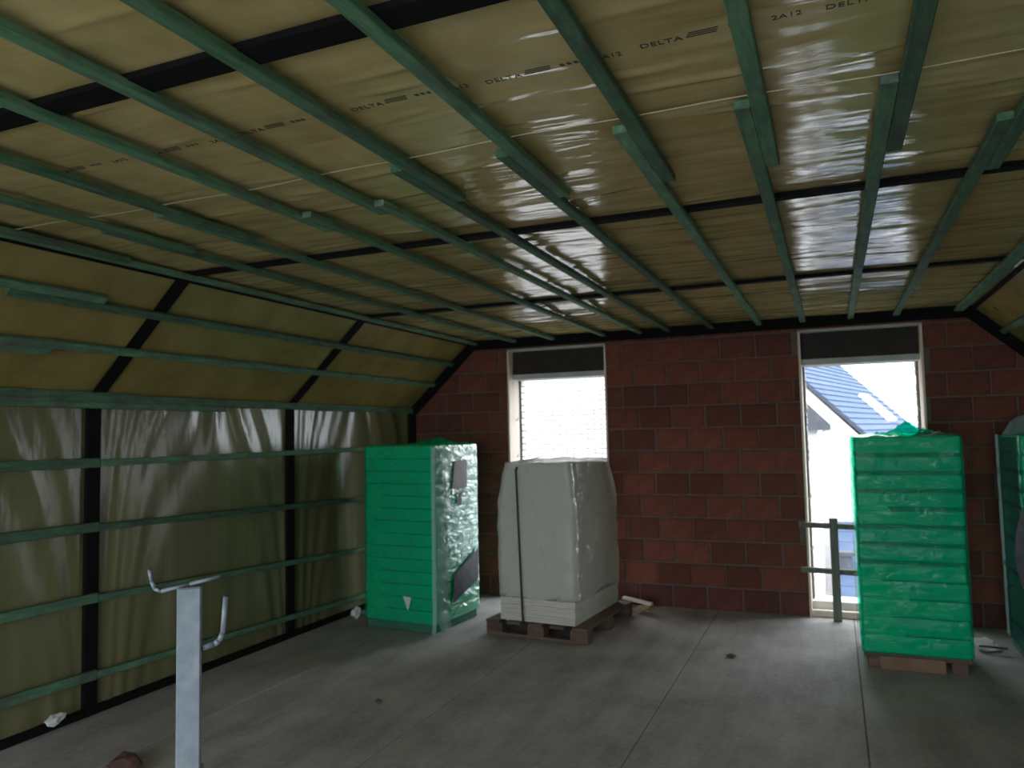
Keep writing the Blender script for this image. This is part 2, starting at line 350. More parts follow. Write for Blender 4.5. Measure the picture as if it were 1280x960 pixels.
for side, par, upv in (('L', sl, (0.68, 0, -0.73)), ('R', sr, (-0.68, 0, -0.73))):
    for s, ov in ((0.36, 2.75), (0.745, 2.85)):
        x, z = slope_pt(s, side); x2, z2 = slope_pt(s - 0.047 if s > 0.5 else s + 0.047, side)
        batten(par, (x, YF + 0.02, z), (x, ov, z), upv); batten(par, (x2, ov - 0.5, z2), (x2, YE, z2), upv)
# kink battens
for X, sgn in ((KL + 0.105, -1), (KR - 0.02, -1)):
    batten(ceil_, (X, YF + 0.02, zc), (X, 2.75, zc), (0, 0, 1))
    batten(ceil_, (X + 0.048 * sgn, 2.0, zc), (X + 0.048 * sgn, YE, zc), (0, 0, 1))
# knee walls
for side, par, X, sgn in (('L', wl, XL, 1), ('R', wr, XR, -1)):
    xb = X + sgn * (0.032 + BT / 2); up = (sgn, 0, 0)
    batten(par, (xb, YF + 0.02, 1.80), (xb, 4.25, 1.80), up, 0.05)
    batten(par, (xb + sgn * 0.004, 2.9, 1.835), (xb + sgn * 0.004, YE, 1.835), up, 0.05)
    batten(par, (xb, YF + 0.02, 1.848), (xb, 3.45, 1.848), up, 0.046)
    for z0, z1, z2 in ((1.48, 1.45, 1.47), (1.10, 1.075, 0.985), (0.72, 0.665, 0.51), (0.335, 0.225, 0.10)):
        batten(par, (xb, YF + 0.02, z0), (xb, 3.24, z1 + 0.004), up, 0.055)
        batten(par, (xb, 3.245, z1), (xb, YE, z2), up, 0.038)
    MB().box(min(X, X + sgn * 0.04), max(X, X + sgn * 0.04), YF, YG - 0.01, -0.01, 0.045).build('joint_strip', M['tape'], par)
# black strips at every roof frame
SP = (-2.15, -0.37, 1.41, 3.20, 4.98)
HW = 0.045
for y in SP:
    MB().box(XL + 0.002, XL + 0.030, y + 0.02 - HW, y + 0.02 + HW, 0, ZK - 0.02, 0.003).build('joint_strip', M['tape'], wl)
    MB().box(XR - 0.030, XR - 0.002, y + 0.02 - HW, y + 0.02 + HW, 0, ZK - 0.02, 0.003).build('joint_strip', M['tape'], wr)
    for side, par, upv in (('L', sl, (0.68, 0, -0.73)), ('R', sr, (-0.68, 0, -0.73))):
        a = slope_pt(0.02, side, 0.004); b = slope_pt(0.99, side, 0.004)
        MB().obox((a[0], y + 0.03, a[1]), (b[0], y + 0.03, b[1]), 2 * HW, 0.008, upv).build('joint_strip', M['tape'], par)
    hc_ = 0.040 if y < 2 else 0.029
    MB().box(KL, KR, y - hc_, y + hc_, ZC - 0.018, ZC + 0.0).build('joint_strip', M['tape'], ceil_)
for side, par, upv in (('L', sl, (0.68, 0, -0.73)), ('R', sr, (-0.68, 0, -0.73))):
    a = slope_pt(0.972, side, 0.008); MB().obox((a[0], YF, a[1]), (a[0], YG, a[1]), 0.032, 0.012, upv).build('joint_strip', M['tape'], par)
# lap of the ceiling film
lap = [(x, 2.17 + 0.02 * math.sin(x * 2.1) + 0.006 * math.sin(x * 9), ZC - 0.015) for x in np.linspace(KL, KR, 60)]
MB().tube(lap, 0.0018, 5).build('film_lap', M['seam'], ceil_)
# row of print along the film
def word(txt, x, y, size, sx=1.0):
    c = bpy.data.curves.new('printed_lettering', 'FONT'); c.body = txt; c.size = size; c.extrude = 0.0006; c.resolution_u = 3; c.space_character = 1.08
    c.materials.append(M['ink']); o = bpy.data.objects.new('printed_lettering', c); COL.objects.link(o)
    o.parent = ceil_; o.location = (x, y, ZC - 0.019); o.rotation_euler = (math.pi, 0, 0); o.scale = (sx, 1, 1); return o
k = -6
for k in range(-6, 4):
    x = 0.03 + 0.412 * k
    if x < KL + 0.05 or x > KR - 0.4: continue
    y = 1.775 + 0.006 * math.sin(k * 2.2)
    word('DELTA', x - 0.005, y, 0.028, 1.15)
    lg = MB()
    for r in range(3):
        lg.add([(x + 0.105 + r * 0.004, y - 0.004 - r * 0.009, ZC - 0.019), (x + 0.105 + 0.07 + r * 0.003, y - 0.004 - r * 0.009, ZC - 0.019), (x + 0.105 + 0.07 + r * 0.003, y - 0.010 - r * 0.009, ZC - 0.019), (x + 0.105 + r * 0.004, y - 0.010 - r * 0.009, ZC - 0.019)], [(0, 1, 2, 3)])
    for r in range(3):
        lg.add([(x + 0.205 + 0.018 * r, y - 0.008, ZC - 0.019), (x + 0.217 + 0.018 * r, y - 0.008, ZC - 0.019), (x + 0.214 + 0.018 * r, y - 0.022, ZC - 0.019), (x + 0.202 + 0.018 * r, y - 0.022, ZC - 0.019)], [(0, 1, 2, 3)])
    lg.build('printed_mark', M['ink'], ceil_)
    word('2A12', x + 0.295, y, 0.026, 1.1)

# ------------------------------------------------------------------ gable wall of clay blocks
def clip(poly, a, b, c):
    """keep a*x+b*z<=c"""
    out = []
    for i, p in enumerate(poly):
        q = poly[(i + 1) % len(poly)]; dp = a * p[0] + b * p[1] - c; dq = a * q[0] + b * q[1] - c
        if dp <= 0: out.append(p)
        if (dp < 0 < dq) or (dq < 0 < dp):
            t = dp / (dp - dq); out.append((p[0] + t * (q[0] - p[0]), p[1] + t * (q[1] - p[1])))
    return out
def gable_wall(name, y0, y1, openings, mat):
    m = MB(); xs = sorted({XL - 0.2, KL, KR, XR + 0.2} | {v for o in openings for v in o[:2]})
    slope = (ZC - ZK) / (KL - XL)
    for a, b in zip(xs[:-1], xs[1:]):
        zt = [ZC + 0.03, ZC + 0.03]
        if b <= KL + 1e-6: zt = [ZC - (KL - a) * slope + 0.03, ZC + 0.03]
        if a >= KR - 1e-6: zt = [ZC + 0.03, ZC - (b - KR) * slope + 0.03]
        op = [o for o in openings if o[0] - 1e-6 <= a and b <= o[1] + 1e-6]
        zb = op[0][3] if op else -0.1
        m.poly_prism([(a, zb), (b, zb), (b, zt[1]), (a, zt[0])], y0, y1)
        if op and op[0][2] > 0: m.poly_prism([(a, -0.1), (b, -0.1), (b, op[0][2]), (a, op[0][2])], y0, y1)
    o = m.build(name, mat); tag(o, kind='structure'); return o
wb = gable_wall('wall_back', YG + 0.004, YG + 0.14, [(W1[0], W1[1], 0.0, WH), (W2[0], W2[1], 0.0, WH)], M['mortar'])
gable_wall('wall_front', YF - 0.2, YF, [(R1[0], R1[1], 0.0, 2.38), (R2[0], R2[1], 0.0, 2.38)], M['mortar'])
# outer leaf around the openings
outer = MB()
for a, b in ((XL - 0.3, W1[0] + 0.035), (W1[1] - 0.035, W2[0] + 0.035), (W2[1] - 0.035, XR + 0.3)):
    outer.box(a, b, YG + 0.26, YG + 0.36, -0.25, ZC + 0.2)
for w in (W1, W2): outer.box(w[0], w[1], YG + 0.26, YG + 0.36, 2.17, ZC + 0.2)
tag(outer.build('wall_outer', M['house_mortar']), kind='structure')
BH, BL = 0.2, 0.3
full = {}
def block_poly(poly):
    m = MB(); n = len(poly); cx = sum(p[0] for p in poly) / n; cz = sum(p[1] for p in poly) / n
    ins = [(p[0] + (0.006 if p[0] < cx else -0.006), p[1] + (0.006 if p[1] < cz else -0.006)) for p in poly]
    vs = [(a, -0.006, b) for a, b in ins] + [(a, 0.0, b) for a, b in poly] + [(a, 0.02, b) for a, b in poly]
    fs = [tuple(range(n))]
    for r in (0, 1):
        fs += [(r * n + i, r * n + (i + 1) % n, (r + 1) * n + (i + 1) % n, (r + 1) * n + i) for i in range(n)]
    return m.add(vs, fs)
fm = block_poly([(0, 0), (BL - 0.013, 0), (BL - 0.013, BH - 0.014), (0, BH - 0.014)]).mesh('block')
fm.materials.append(M['block'])
fmd = fm.copy(); fmd.materials.clear(); fmd.materials.append(M['block_dark'])
sk = (ZC - ZK) / (KL - XL)
for row in range(13):
    z0 = row * BH + 0.005; z1 = z0 + BH - 0.014
    iv = [(XL, XR)]
    if row < 12: iv = [(XL, W1[0] - 0.006), (W1[1] + 0.006, W2[0] - 0.006), (W2[1] + 0.006, XR)]
    if row == 12: z1 = min(z1, ZC - 0.005)
    for a, b in iv:
        x = XL - BL + (row % 2) * BL * 0.5 + rnd.uniform(-0.03, 0.03)
        while x < b:
            L = BL + rnd.uniform(-0.004, 0.004); p0, p1 = max(x, a), min(x + L - 0.013, b)
            if p1 - p0 > 0.035:
                poly = [(p0, z0), (p1, z0), (p1, z1), (p0, z1)]
                poly = clip(poly, -sk, 1, ZC - sk * KL - 0.0); poly = clip(poly, sk, 1, ZC + sk * KR)
                if len(poly) >= 3 and max(p[1] for p in poly) - min(p[1] for p in poly) > 0.03:
                    mat = 'block_dark' if row == 0 else 'block'
                    if len(poly) == 4 and abs(p1 - p0 - (BL - 0.013)) < 0.006 and row < 12:
                        o = obj('block', fmd if row == 0 else fm, None, wb); o.location = (p0, YG + rnd.uniform(-0.002, 0.0015), z0)
                    else:
                        o = block_poly(poly).build('block', M[mat], wb); o.location = (0, YG + rnd.uniform(-0.002, 0.0015), 0)
            x += L
# black strip round the edge of the gable
def edge_strip(p, q, up, parent):
    MB().obox(p, q, 0.085, 0.05, up).build('joint_strip', M['tape'], parent)
ye = YG - 0.026
MB().box(KL - 0.02, KR + 0.02, YG - 0.05, YG, 2.425, ZC + 0.01).build('joint_strip', M['tape'], wb)
for (x0, z0), (x1, z1) in (((XL, ZK), (KL, ZC)), ((XR, ZK), (KR, ZC))):
    s = 1 if x1 > x0 else -1; nx, nz = s * 0.68 * 0.035, -0.73 * 0.035
    MB().obox((x0 + nx, ye, z0 + nz), (x1 + nx, ye, z1 + nz), 0.05, 0.085, (s * 0.68, 0, -0.73)).build('joint_strip', M['tape'], wb)
MB().box(XL, XL + 0.07, YG - 0.05, YG, 0, ZK).build('joint_strip', M['tape'], wb)
MB().box(XR - 0.07, XR, YG - 0.05, YG, 0, ZK).build('joint_strip', M['tape'], wb)

# ------------------------------------------------------------------ the two window openings
def window(n, x0, x1):
    w = bpy.data.objects.new('window_%d' % n, None); COL.objects.link(w); w.location = ((x0 + x1) / 2, YG, 0); tag(w, kind='structure')
    c = (x0 + x1) / 2; hw = (x1 - x0) / 2
    def P(m, name, mat): return m.build(name, M[mat], w)
    yo = 0.25
    for s in (-1, 1):
        a, b = sorted((s * hw, s * (hw - 0.018)))
        P(MB().box(a, b, -0.012, yo, 0.0, WH, 0.002), 'jamb_lining', 'jamb')
        m = MB()                                                   # toothed brick edge of the outer leaf
        zz = 0.05
        while zz < 2.15:
            a2, b2 = sorted((s * (hw - 0.01), s * (hw - 0.042 + rnd.uniform(-0.004, 0.004)))); m.box(a2, b2, yo + 0.012, yo + 0.108, zz, zz + 0.052); zz += 0.065
        o = P(m, 'brick_edge', 'house_brick'); tag(o, kind='stuff')
        m = MB()                                                   # loose wall ties sticking out of the jamb
        for zt in (0.55, 0.98, 1.36, 1.72):
            xs = s * (hw - 0.018); m.tube([(xs, 0.16, zt), (xs - s * 0.02, 0.14, zt - 0.015), (xs - s * 0.035, 0.12, zt + 0.02)], 0.004, 5)
        P(m, 'wall_tie', 'greyboard')
    P(MB().box(-hw, hw, -0.012, 0.10, WH - 0.018, WH, 0.002), 'head_lining', 'greyboard')
    P(MB().box(-hw + 0.018, hw - 0.018, 0.10, yo, 2.165, WH), 'lintel', 'lintel')
    P(MB().box(-hw + 0.018, hw - 0.018, 0.085, yo + 0.1, 2.115, 2.165, 0.002), 'head_board', 'greyboard')
    P(MB().box(-hw + 0.018, hw - 0.018, 0.17, yo + 0.16, 0.03, 0.10, 0.004), 'sill', 'sill')
    P(MB().box(-hw + 0.018, hw - 0.018, 0.01, 0.06, 0.0, 0.055, 0.004), 'threshold', 'jamb')
    P(MB().box(-hw + 0.018, hw - 0.018, 0.06, 0.17, -0.02, 0.03), 'reveal_floor', 'floor')
    return w
window(1, *W1); window(2, *W2)

# ------------------------------------------------------------------ guard rail in front of the right opening
gr = thing('guard_rail', 'timber guard rail of two bars and one post across the right-hand window opening', 'railing', (-0.03, YG - 0.06, 0))
MB().obox((-0.27, 0, 0.77), (0.72, 0, 0.745), 0.045, 0.042, (0, 0, 1), 0.003).build('rail', M['wood_grey'], gr)
MB().obox((-0.27, 0, 0.40), (0.72, 0, 0.375), 0.045, 0.042, (0, 0, 1), 0.003).build('rail', M['wood_grey'], gr)
MB().box(-0.032, 0.032, -0.060, -0.022, 0.0, 0.83, 0.003).build('post', M['wood_grey'], gr)

# ------------------------------------------------------------------ film-wrapped bales
def column(w, d, z0, z1, nper, nz, disp, r=0.03, shape=None, top=True, seed=1, tuck=0.0):
    """closed film sleeve round a box; disp(a,z,face) pushes outward (a in 0..4 round the perimeter); shape(t)->(sx,sy,ox,oy)"""
    hx, hy = w / 2, d / 2
    per = []
    for side in range(4):
        for t in np.linspace(0, 1, nper, endpoint=False): per.append((side, t))
    prof = []
    for side, t in per:
        c = [(-1, -1), (1, -1), (1, 1), (-1, 1)]; a = c[side]; b = c[(side + 1) % 4]
        x, y = a[0] + (b[0] - a[0]) * t, a[1] + (b[1] - a[1]) * t
        X, Y = x * hx, y * hy
        # rounded corner
        ex, ey = abs(X) - (hx - r), abs(Y) - (hy - r)
        nx, ny = (0, -1) if side == 0 else (1, 0) if side == 1 else (0, 1) if side == 2 else (-1, 0)
        if ex > 0 and ey > 0:
            L = math.hypot(ex, ey); nx, ny = math.copysign(ex / L, X), math.copysign(ey / L, Y)
            X = math.copysign(hx - r + ex / L * r, X); Y = math.copysign(hy - r + ey / L * r, Y)
        prof.append((X, Y, nx, ny, side + t))
    prof = np.array(prof); n = len(prof)
    zs = np.linspace(z0, z1, nz); rings = []
    for z in zs:
        t = (z - z0) / (z1 - z0); sx, sy, ox, oy = shape(t) if shape else (1, 1, 0, 0)
        dd = disp(prof[:, 4], np.full(n, z)); zz = np.full(n, z)
        rings.append(np.stack([prof[:, 0] * sx + ox + prof[:, 2] * dd, prof[:, 1] * sy + oy + prof[:, 3] * dd, zz], 1))
    if top:
        last = rings[-1]; sx, sy, ox, oy = shape(1) if shape else (1, 1, 0, 0); c = np.array([ox, oy])
        for k, s in enumerate((0.97, 0.85, 0.65, 0.42, 0.2, 0.05)):
            xy = c + (last[:, :2] - c) * s
            zz = z1 + 0.010 + 0.012 * wav(xy[:, 0], xy[:, 1], seed, 28) + 0.004 * (1 - s)
            if k == 0: zz = zz * 0.3 + z1 * 0.7
            rings.append(np.concatenate([xy, zz[:, None]], 1))
    P = np.array(rings); P = np.concatenate([P, P[:, :1]], 1)
    return P
def tuft(name, parent, mat, cx, cy, z, sx, sy, h, seed):
    """crumpled loose end of film lying on the top"""
    u = np.linspace(0, 1, 40)[:, None]; v = np.linspace(0, 1, 22)[None, :]
    env = np.sin(u * math.pi) ** 0.6 * np.sin(v * math.pi) ** 0.7
    zz = z + 0.004 + env * h * (0.55 + 0.45 * wav(u * 6, v * 4, seed, 2.2)) + env * 0.012 * wav(u * 30, v * 30, seed + 1, 1.5)
    xx = cx + (u - 0.5) * sx + 0.03 * wav(u * 4, v * 4, seed + 2, 1.5); yy = cy + (v - 0.5) * sy + 0.03 * wav(u * 4, v * 4, seed + 3, 1.5)
    return grid_obj(name, np.stack(np.broadcast_arrays(xx, yy, zz), -1), M[mat], parent)
def patch(name, parent, mat, pts, up=None):
    """flat printed patch or sticker: a thin sheet a little in front of the film"""
    m = MB(); n = len(pts); m.add(pts, [tuple(range(n))]); return m.build(name, M[mat], parent)

def bale(label, loc, rz, w, d, zb, h, npk, seed, gap=0.026, lowthin=0):
    t = thing('insulation_bale', label, 'bale', loc, rz, 'green film bales of insulation')
    ph = h / npk; r = random.Random(seed)
    for k in range(npk):
        gp = gap if k > lowthin else gap * 0.3
        gpn = gap if k + 1 > lowthin else gap * 0.3
        z0 = zb + k * ph + (gp / 2 if k else 0); z1 = zb + (k + 1) * ph - (gpn / 2 if k < npk - 1 else 0)
        dx, dy = r.uniform(-0.005, 0.005), r.uniform(-0.005, 0.005)
        MB().box(-w / 2 + 0.016 + dx, w / 2 - 0.016 + dx, -d / 2 + 0.016 + dy, d / 2 - 0.016 + dy, z0, z1, 0.007).build('insulation_pack', M['pack'], t)
        if k:                                       # dark strip put in as the gap's shade between packs, in places squeezed shut
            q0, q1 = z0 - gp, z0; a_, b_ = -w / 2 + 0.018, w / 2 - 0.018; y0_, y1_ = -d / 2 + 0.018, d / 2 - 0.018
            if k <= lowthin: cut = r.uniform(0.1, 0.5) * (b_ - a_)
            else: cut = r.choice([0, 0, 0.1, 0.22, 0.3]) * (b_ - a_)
            MB().box(a_ + cut, b_, y0_, y1_, q0 + 0.0005, q1 - 0.0005).build('gap_shade', M['gap_shade_foot'], t)
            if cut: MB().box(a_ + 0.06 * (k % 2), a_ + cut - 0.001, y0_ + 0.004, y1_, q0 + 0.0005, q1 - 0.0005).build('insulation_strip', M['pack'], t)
    def disp(a, z):
        g = (z - zb) / ph; groove = -0.003 * np.exp(-((g - np.round(g)) * ph / 0.014) ** 2)
        return groove + 0.0025 * wav(a * 0.7, z, seed + 10, 6, 7, (1, 2)) + 0.0012 * wav(a * 0.7, z, seed + 11, 30, 7, (0.6, 1.6)) + 0.003
    P = column(w, d, zb + 0.002, zb + h + 0.004, 40, 150, disp, 0.022, seed=seed)
    grid_obj('film_wrap', P, M['film_green'], t)
    return t

b1 = bale('green film-wrapped insulation bale with clear corner strip beside the grey board stack', (-3.285, 5.80, 0), -5, 0.71, 0.70, 0.07, 1.42, 14, 3, 0.005)
MB().box(-0.33, 0.33, -0.34, 0.34, 0.0, 0.07, 0.01).build('bale_foot', M['gap_shade_foot'], b1)
tuft('film_tuft', b1, 'film_green', 0.05, 0.10, 1.495, 0.34, 0.3, 0.07, 31)
# clear film flap round the front right corner
def strip_flap(parent, x0, y0, x1, y1, z0, z1, mat, seed, amp=0.006, flare=0.05):
    u = np.linspace(0, 1, 12)[:, None]; v = np.linspace(0, 1, 120)[None, :]
    nx, ny = (y1 - y0), -(x1 - x0); L = math.hypot(nx, ny); nx, ny = nx / L, ny / L
    dd = amp * wav(u * 3, v * 30, seed, 1.3) + amp
    # lower end flares out
    fl_ = np.clip((0.12 - v) / 0.12, 0, 1) ** 2 * flare
    X = x0 + (x1 - x0) * u + nx * (dd + fl_); Y = y0 + (y1 - y0) * u + ny * (dd + fl_); Z = z0 + (z1 - z0) * v + 0 * u
    return grid_obj('film_flap', np.stack(np.broadcast_arrays(X, Y, Z), -1), M[mat], parent)
strip_flap(b1, 0.370, -0.36, 0.376, -0.21, 0.02, 1.47, 'film_clear', 41)
strip_flap(b1, 0.345, -0.372, 0.374, -0.36, 0.02, 1.48, 'film_edge', 42)
patch('printed_patch', b1, 'label_brown', [(0.370, -0.10, 1.13), (0.370, 0.14, 1.13), (0.370, 0.14, 1.36), (0.370, -0.05, 1.36)])
patch('printed_patch', b1, 'label_dark', [(0.372, -0.12, 0.20), (0.372, 0.30, 0.33), (0.372, 0.31, 0.60), (0.372, -0.08, 0.43)])
patch('printed_patch', b1, 'label_dark', [(0.371, -0.03, 0.98), (0.371, 0.04, 0.99), (0.371, 0.05, 1.10), (0.371, -0.01, 1.09)])
patch('sticker', b1, 'label_white', [(0.055, -0.366, 0.285), (0.135, -0.366, 0.28), (0.10, -0.366, 0.17)])

b2 = bale('tall green film-wrapped insulation bale with dark layer lines in front of the open window', (0.435, 5.93, 0), 0, 0.645, 0.66, 0.10, 1.40, 12, 5, 0.028, 4)
tuft('film_tuft', b2, 'film_green', 0.02, -0.12, 1.505, 0.40, 0.3, 0.085, 33)
tuft('film_tuft', b2, 'film_edge', 0.17, -0.18, 1.500, 0.28, 0.22, 0.04, 35)
strip_flap(b2, -0.34, -0.20, -0.338, -0.335, 0.11, 1.49, 'film_edge', 43, 0.0015, 0.0)
pal2 = thing('bale_pallet', 'small wooden pallet under the tall bale in front of the window', 'pallet', (0.435, 5.93, 0), 0)
for x in (-0.24, 0.0, 0.24): MB().box(x - 0.045, x + 0.045, -0.31, 0.31, 0.0, 0.068, 0.003).build('bearer', M['wood_dark'], pal2)
for y in (-0.26, 0.0, 0.26): MB().box(-0.31, 0.31, y - 0.05, y + 0.05, 0.068, 0.096, 0.002).build('deck_board', M['wood_dark'], pal2)
MB().box(-0.22, 0.16, -0.335, -0.315, 0.0, 0.085, 0.004).build('front_board', M['card'], pal2)

b3 = bale('green film-wrapped insulation bale with milky film edge at the right side of the room', (1.385, 6.15, 0), 0, 0.57, 0.66, 0.07, 1.42, 12, 9, 0.028, 0)
MB().box(-0.275, 0.275, -0.32, 0.32, 0.0, 0.07, 0.01).build('bale_foot', M['gap_shade_foot'], b3)
strip_flap(b3, -0.296, 0.35, -0.296, 0.25, 0.08, 1.50, 'film_edge', 51, 0.002, 0.0)
strip_flap(b3, -0.293, 0.33, -0.293, -0.30, 0.08, 1.485, 'film_side_shade', 53, 0.003, 0.0)  # darker teal sheet: the shade on this side is put into its colour
tuft('film_tuft', b3, 'film_clear', -0.12, 0.05, 1.495, 0.34, 0.3, 0.20, 37)
def arc(cx, cz, rx, rz, n=20): return [(cx + rx * math.cos(2 * math.pi * k / n), cz + rz * math.sin(2 * math.pi * k / n)) for k in range(n)]
patch('printed_flap', b3, 'label_dark', [(x, -0.352, z) for x, z in arc(-0.195, 0.74, 0.15, 0.36)])
patch('printed_disc', b3, 'label_grey', [(x, -0.356, z) for x, z in arc(-0.180, 0.72, 0.115, 0.31)])

# ------------------------------------------------------------------ pallet and stack of pale boards
pal = thing('pallet', 'wooden pallet under the grey film-covered stack of boards', 'pallet', (-2.13, 6.07, 0), -5)
for y in (-0.46, 0.0, 0.46):
    MB().box(-0.43, 0.43, y - 0.05, y + 0.05, 0.0, 0.022, 0.003).build('bottom_board', M['wood_dark'], pal)
    for x in (-0.36, 0.0, 0.36): MB().box(x - 0.07, x + 0.07, y - 0.05, y + 0.05, 0.022, 0.095, 0.003).build('block', M['wood_dark'], pal)
for x in (-0.37, -0.185, 0.0, 0.185, 0.37): MB().box(x - 0.06, x + 0.06, -0.52, 0.52, 0.095, 0.117, 0.003).build('deck_board', M['wood_dark'], pal)
st = thing('board_stack', 'tall stack of pale grey boards under clear film on a pallet', 'board stack', (-2.13, 6.07, 0.117), -5)
def st_shape(t):
    """narrower towards the top left and the top back"""
    k = max(0.0, (t - 0.70) / 0.30)
    return (1 - 0.17 * k, 1 - 0.10 * k, 0.02 * k, -0.05 * k)
SW, SD, SH = 0.64, 0.94, 1.21
mb = MB(); nb = 67; r = random.Random(4)
for k in range(nb):
    z0 = 0.001 + k * 0.018; sx, sy, ox, oy = st_shape(z0 / SH); dx, dy = r.uniform(-.003, .003), r.uniform(-.003, .003)
    mb.box(-SW / 2 * sx + ox + dx, SW / 2 * sx + ox + dx, -SD / 2 * sy + oy + dy, SD / 2 * sy + oy + dy, z0, z0 + 0.0165)
tag(mb.build('boards', M['board'], st), kind='stuff')
P = column(SW + 0.03, SD + 0.03, 0.17, SH + 0.02, 40, 110, lambda a, z: 0.007 * wav(a * .7, z, 61, 7) + 0.004 * wav(a * .7, z, 62, 22) + 0.002 * wav(a * .7, z, 64, 60) + 0.008, 0.05, st_shape, seed=63)
low = np.linspace(0, 1, P.shape[1]); P[0, :, 2] += 0.07 * np.sin(low * 17 + 1) ** 2; 
grid_obj('film_wrap', P, M['film_milky'], st)
sp = [(-0.105, -SD / 2 - 0.022, 0.0)]
for z in np.linspace(0.02, SH * 0.97, 16): sp.append((-0.105 - 0.035 * (z / SH), -SD / 2 - 0.042, z))
sp.append((-0.135, -SD / 2 + 0.012, SH + 0.02)); sp.append((-0.125, 0.0, SH + 0.060))
m = MB()
for p, q in zip(sp[:-1], sp[1:]): m.obox(p, q, 0.016, 0.003, (0, -1, 0))
m.build('strap', M['strap'], st)
lath = thing('timber_offcut', 'pale timber offcut sticking out behind the board stack by the wall', 'offcut', (-1.62, 6.62, 0), 0)
MB().obox((-0.14, 0.02, 0.125), (0.13, -0.06, 0.10), 0.05, 0.022, (0, 0, 1), 0.003).build('lath', M['jamb'], lath)
MB().obox((-0.05, 0.05, 0.0), (0.10, 0.02, 0.08), 0.09, 0.05, (0, 0, 1), 0.006).build('block', M['wood'], lath)

# ------------------------------------------------------------------ galvanised post with hooks
po = thing('guard_post', 'galvanised steel guard post with two upturned hooks in the foreground', 'post', (-1.600, 1.57, 0), 43)
PW = 0.030
MB().box(-PW, PW, -PW, PW, 0.008, 1.185, 0.004).build('tube', M['steel'], po)
MB().box(-0.075, 0.075, -0.075, 0.075, 0.0, 0.008, 0.002).build('base_plate', M['steel'], po)
MB().box(-PW - 0.006, PW + 0.006, -PW - 0.006, PW + 0.006, 0.008, 0.71, 0.004).build('sleeve', M['steel'], po)
m = MB(); pts = [(0.075, 0, 1.205), (0.0, 0, 1.190), (-0.07, 0, 1.178), (-0.085, 0, 1.186), (-0.092, 0, 1.205), (-0.098, 0, 1.236)]
for p, q in zip(pts[:-1], pts[1:]): m.obox(p, q, 0.022, 0.008, (0, 0.0001, 1))
m.build('top_hook', M['steel'], po, True)
m = MB(); pts = [(PW - 0.002, 0, 1.020), (0.062, 0, 1.028), (0.074, 0, 1.036), (0.083, 0, 1.055), (0.090, 0, 1.15)]
for p, q in zip(pts[:-1], pts[1:]): m.obox(p, q, 0.030, 0.013, (0.0, 0, 1) if p[2] < 1.03 else (-1, 0, 0.3))
m.build('side_hook', M['steel'], po, True)

# ------------------------------------------------------------------ bits on the floor
def lump(name, label, cat, loc, s, mat, seed, sub=2, flat=1.0):
    b = bmesh.new(); bmesh.ops.create_icosphere(b, subdivisions=sub, radius=1); r = np.random.default_rng(seed)
    for v in b.verts:
        k = 1 + 0.35 * r.uniform(-1, 1); v.co = Vector((v.co.x * s[0] * k, v.co.y * s[1] * k, v.co.z * s[2] * k))
    mz = min(v.co.z for v in b.verts)
    for v in b.verts: v.co.z -= mz
    me = bpy.data.meshes.new(name); b.to_mesh(me); b.free(); o = obj(name, me, mat); o.location = loc; tag(o, label, cat); return o
lump('brick_fragment', 'broken reddish brown brick lump on the floor left of the post', 'brick', (-3.18, 2.74, 0.0), (0.10, 0.06, 0.042), M['brick_bit'], 3, 2)
lump('film_scrap', 'crumpled white film scrap at the foot of the left wall near the first black strip', 'scrap', (-3.96, 2.95, 0.045), (0.028, 0.05, 0.028), M['scrap'], 5)
lump('film_scrap', 'small pale film scrap by the left wall beside the green bale', 'scrap', (-3.9, 5.70, 0.0), (0.035, 0.045, 0.045), M['scrap'], 6)
lump('film_scrap', 'torn pale plastic scrap on the floor between the two right bales', 'scrap', (0.93, 6.38, 0.0), (0.08, 0.18, 0.02), M['scrap'], 7)
lump('rubble_piece', 'small dark rubble piece alone on the floor in mid room', 'rubble', (-2.55, 3.95, 0.0), (0.025, 0.02, 0.012), M['wood_dark'], 8)
lump('rubble_piece', 'small dark rubble piece on the floor before the brick wall', 'rubble', (-0.72, 5.55, 0.0), (0.03, 0.02, 0.012), M['wood_dark'], 9)
kn = thing('strap_offcut', 'short black strap offcut lying on the pale scrap beside the right bale', 'offcut', (0.97, 6.2, 0.03), 0)
MB().obox((-0.10, 0.02, 0.012), (0.06, -0.03, 0.02), 0.03, 0.008, (0, 0, 1)).build('strap', M['strap'], kn)

# ------------------------------------------------------------------ outside: street, two neighbouring houses
tag(MB().box(-60, 60, YF - 60, 90, -5.9, -5.6).build('ground', M['ground']), kind='structure')
tag(MB().box(-7, 5, YF - 7.0, YF - 0.2, -0.4, -0.06).build('bounce_slab', M['bounce_slab']), kind='structure')  # unseen pale slab, added to bounce daylight onto the near ceiling
ha = thing('neighbour_house', 'pale brick house filling the view through the left window', 'house', (-6.0, 10.6, -5.6))
MB().box(-3.5, 3.6, 0.012, 6.0, 0, 9.6).build('wall', M['house_mortar'], ha)
ro = MB().poly_prism([(-0.3, 9.6), (6.3, 9.6), (3.0, 12.4)], -3.8, 3.9, 'x'); ro.build('roof', M['slate'], ha)
bm_ = MB().box(0, 0.198, 0, 0.10, 0, 0.056, 0.003).mesh('brick'); bm_.materials.append(M['house_brick'])
nrow, ncol = 22, 11
for rr in range(nrow):
    for cc in range(ncol):
        o = obj('brick', bm_, None, ha); o.location = (1.15 + cc * 0.212 + (rr % 2) * 0.106 + rnd.uniform(-.002, .002), rnd.uniform(-0.002, 0.002), 5.6 + 1.0 + rr * 0.070)
m = MB()
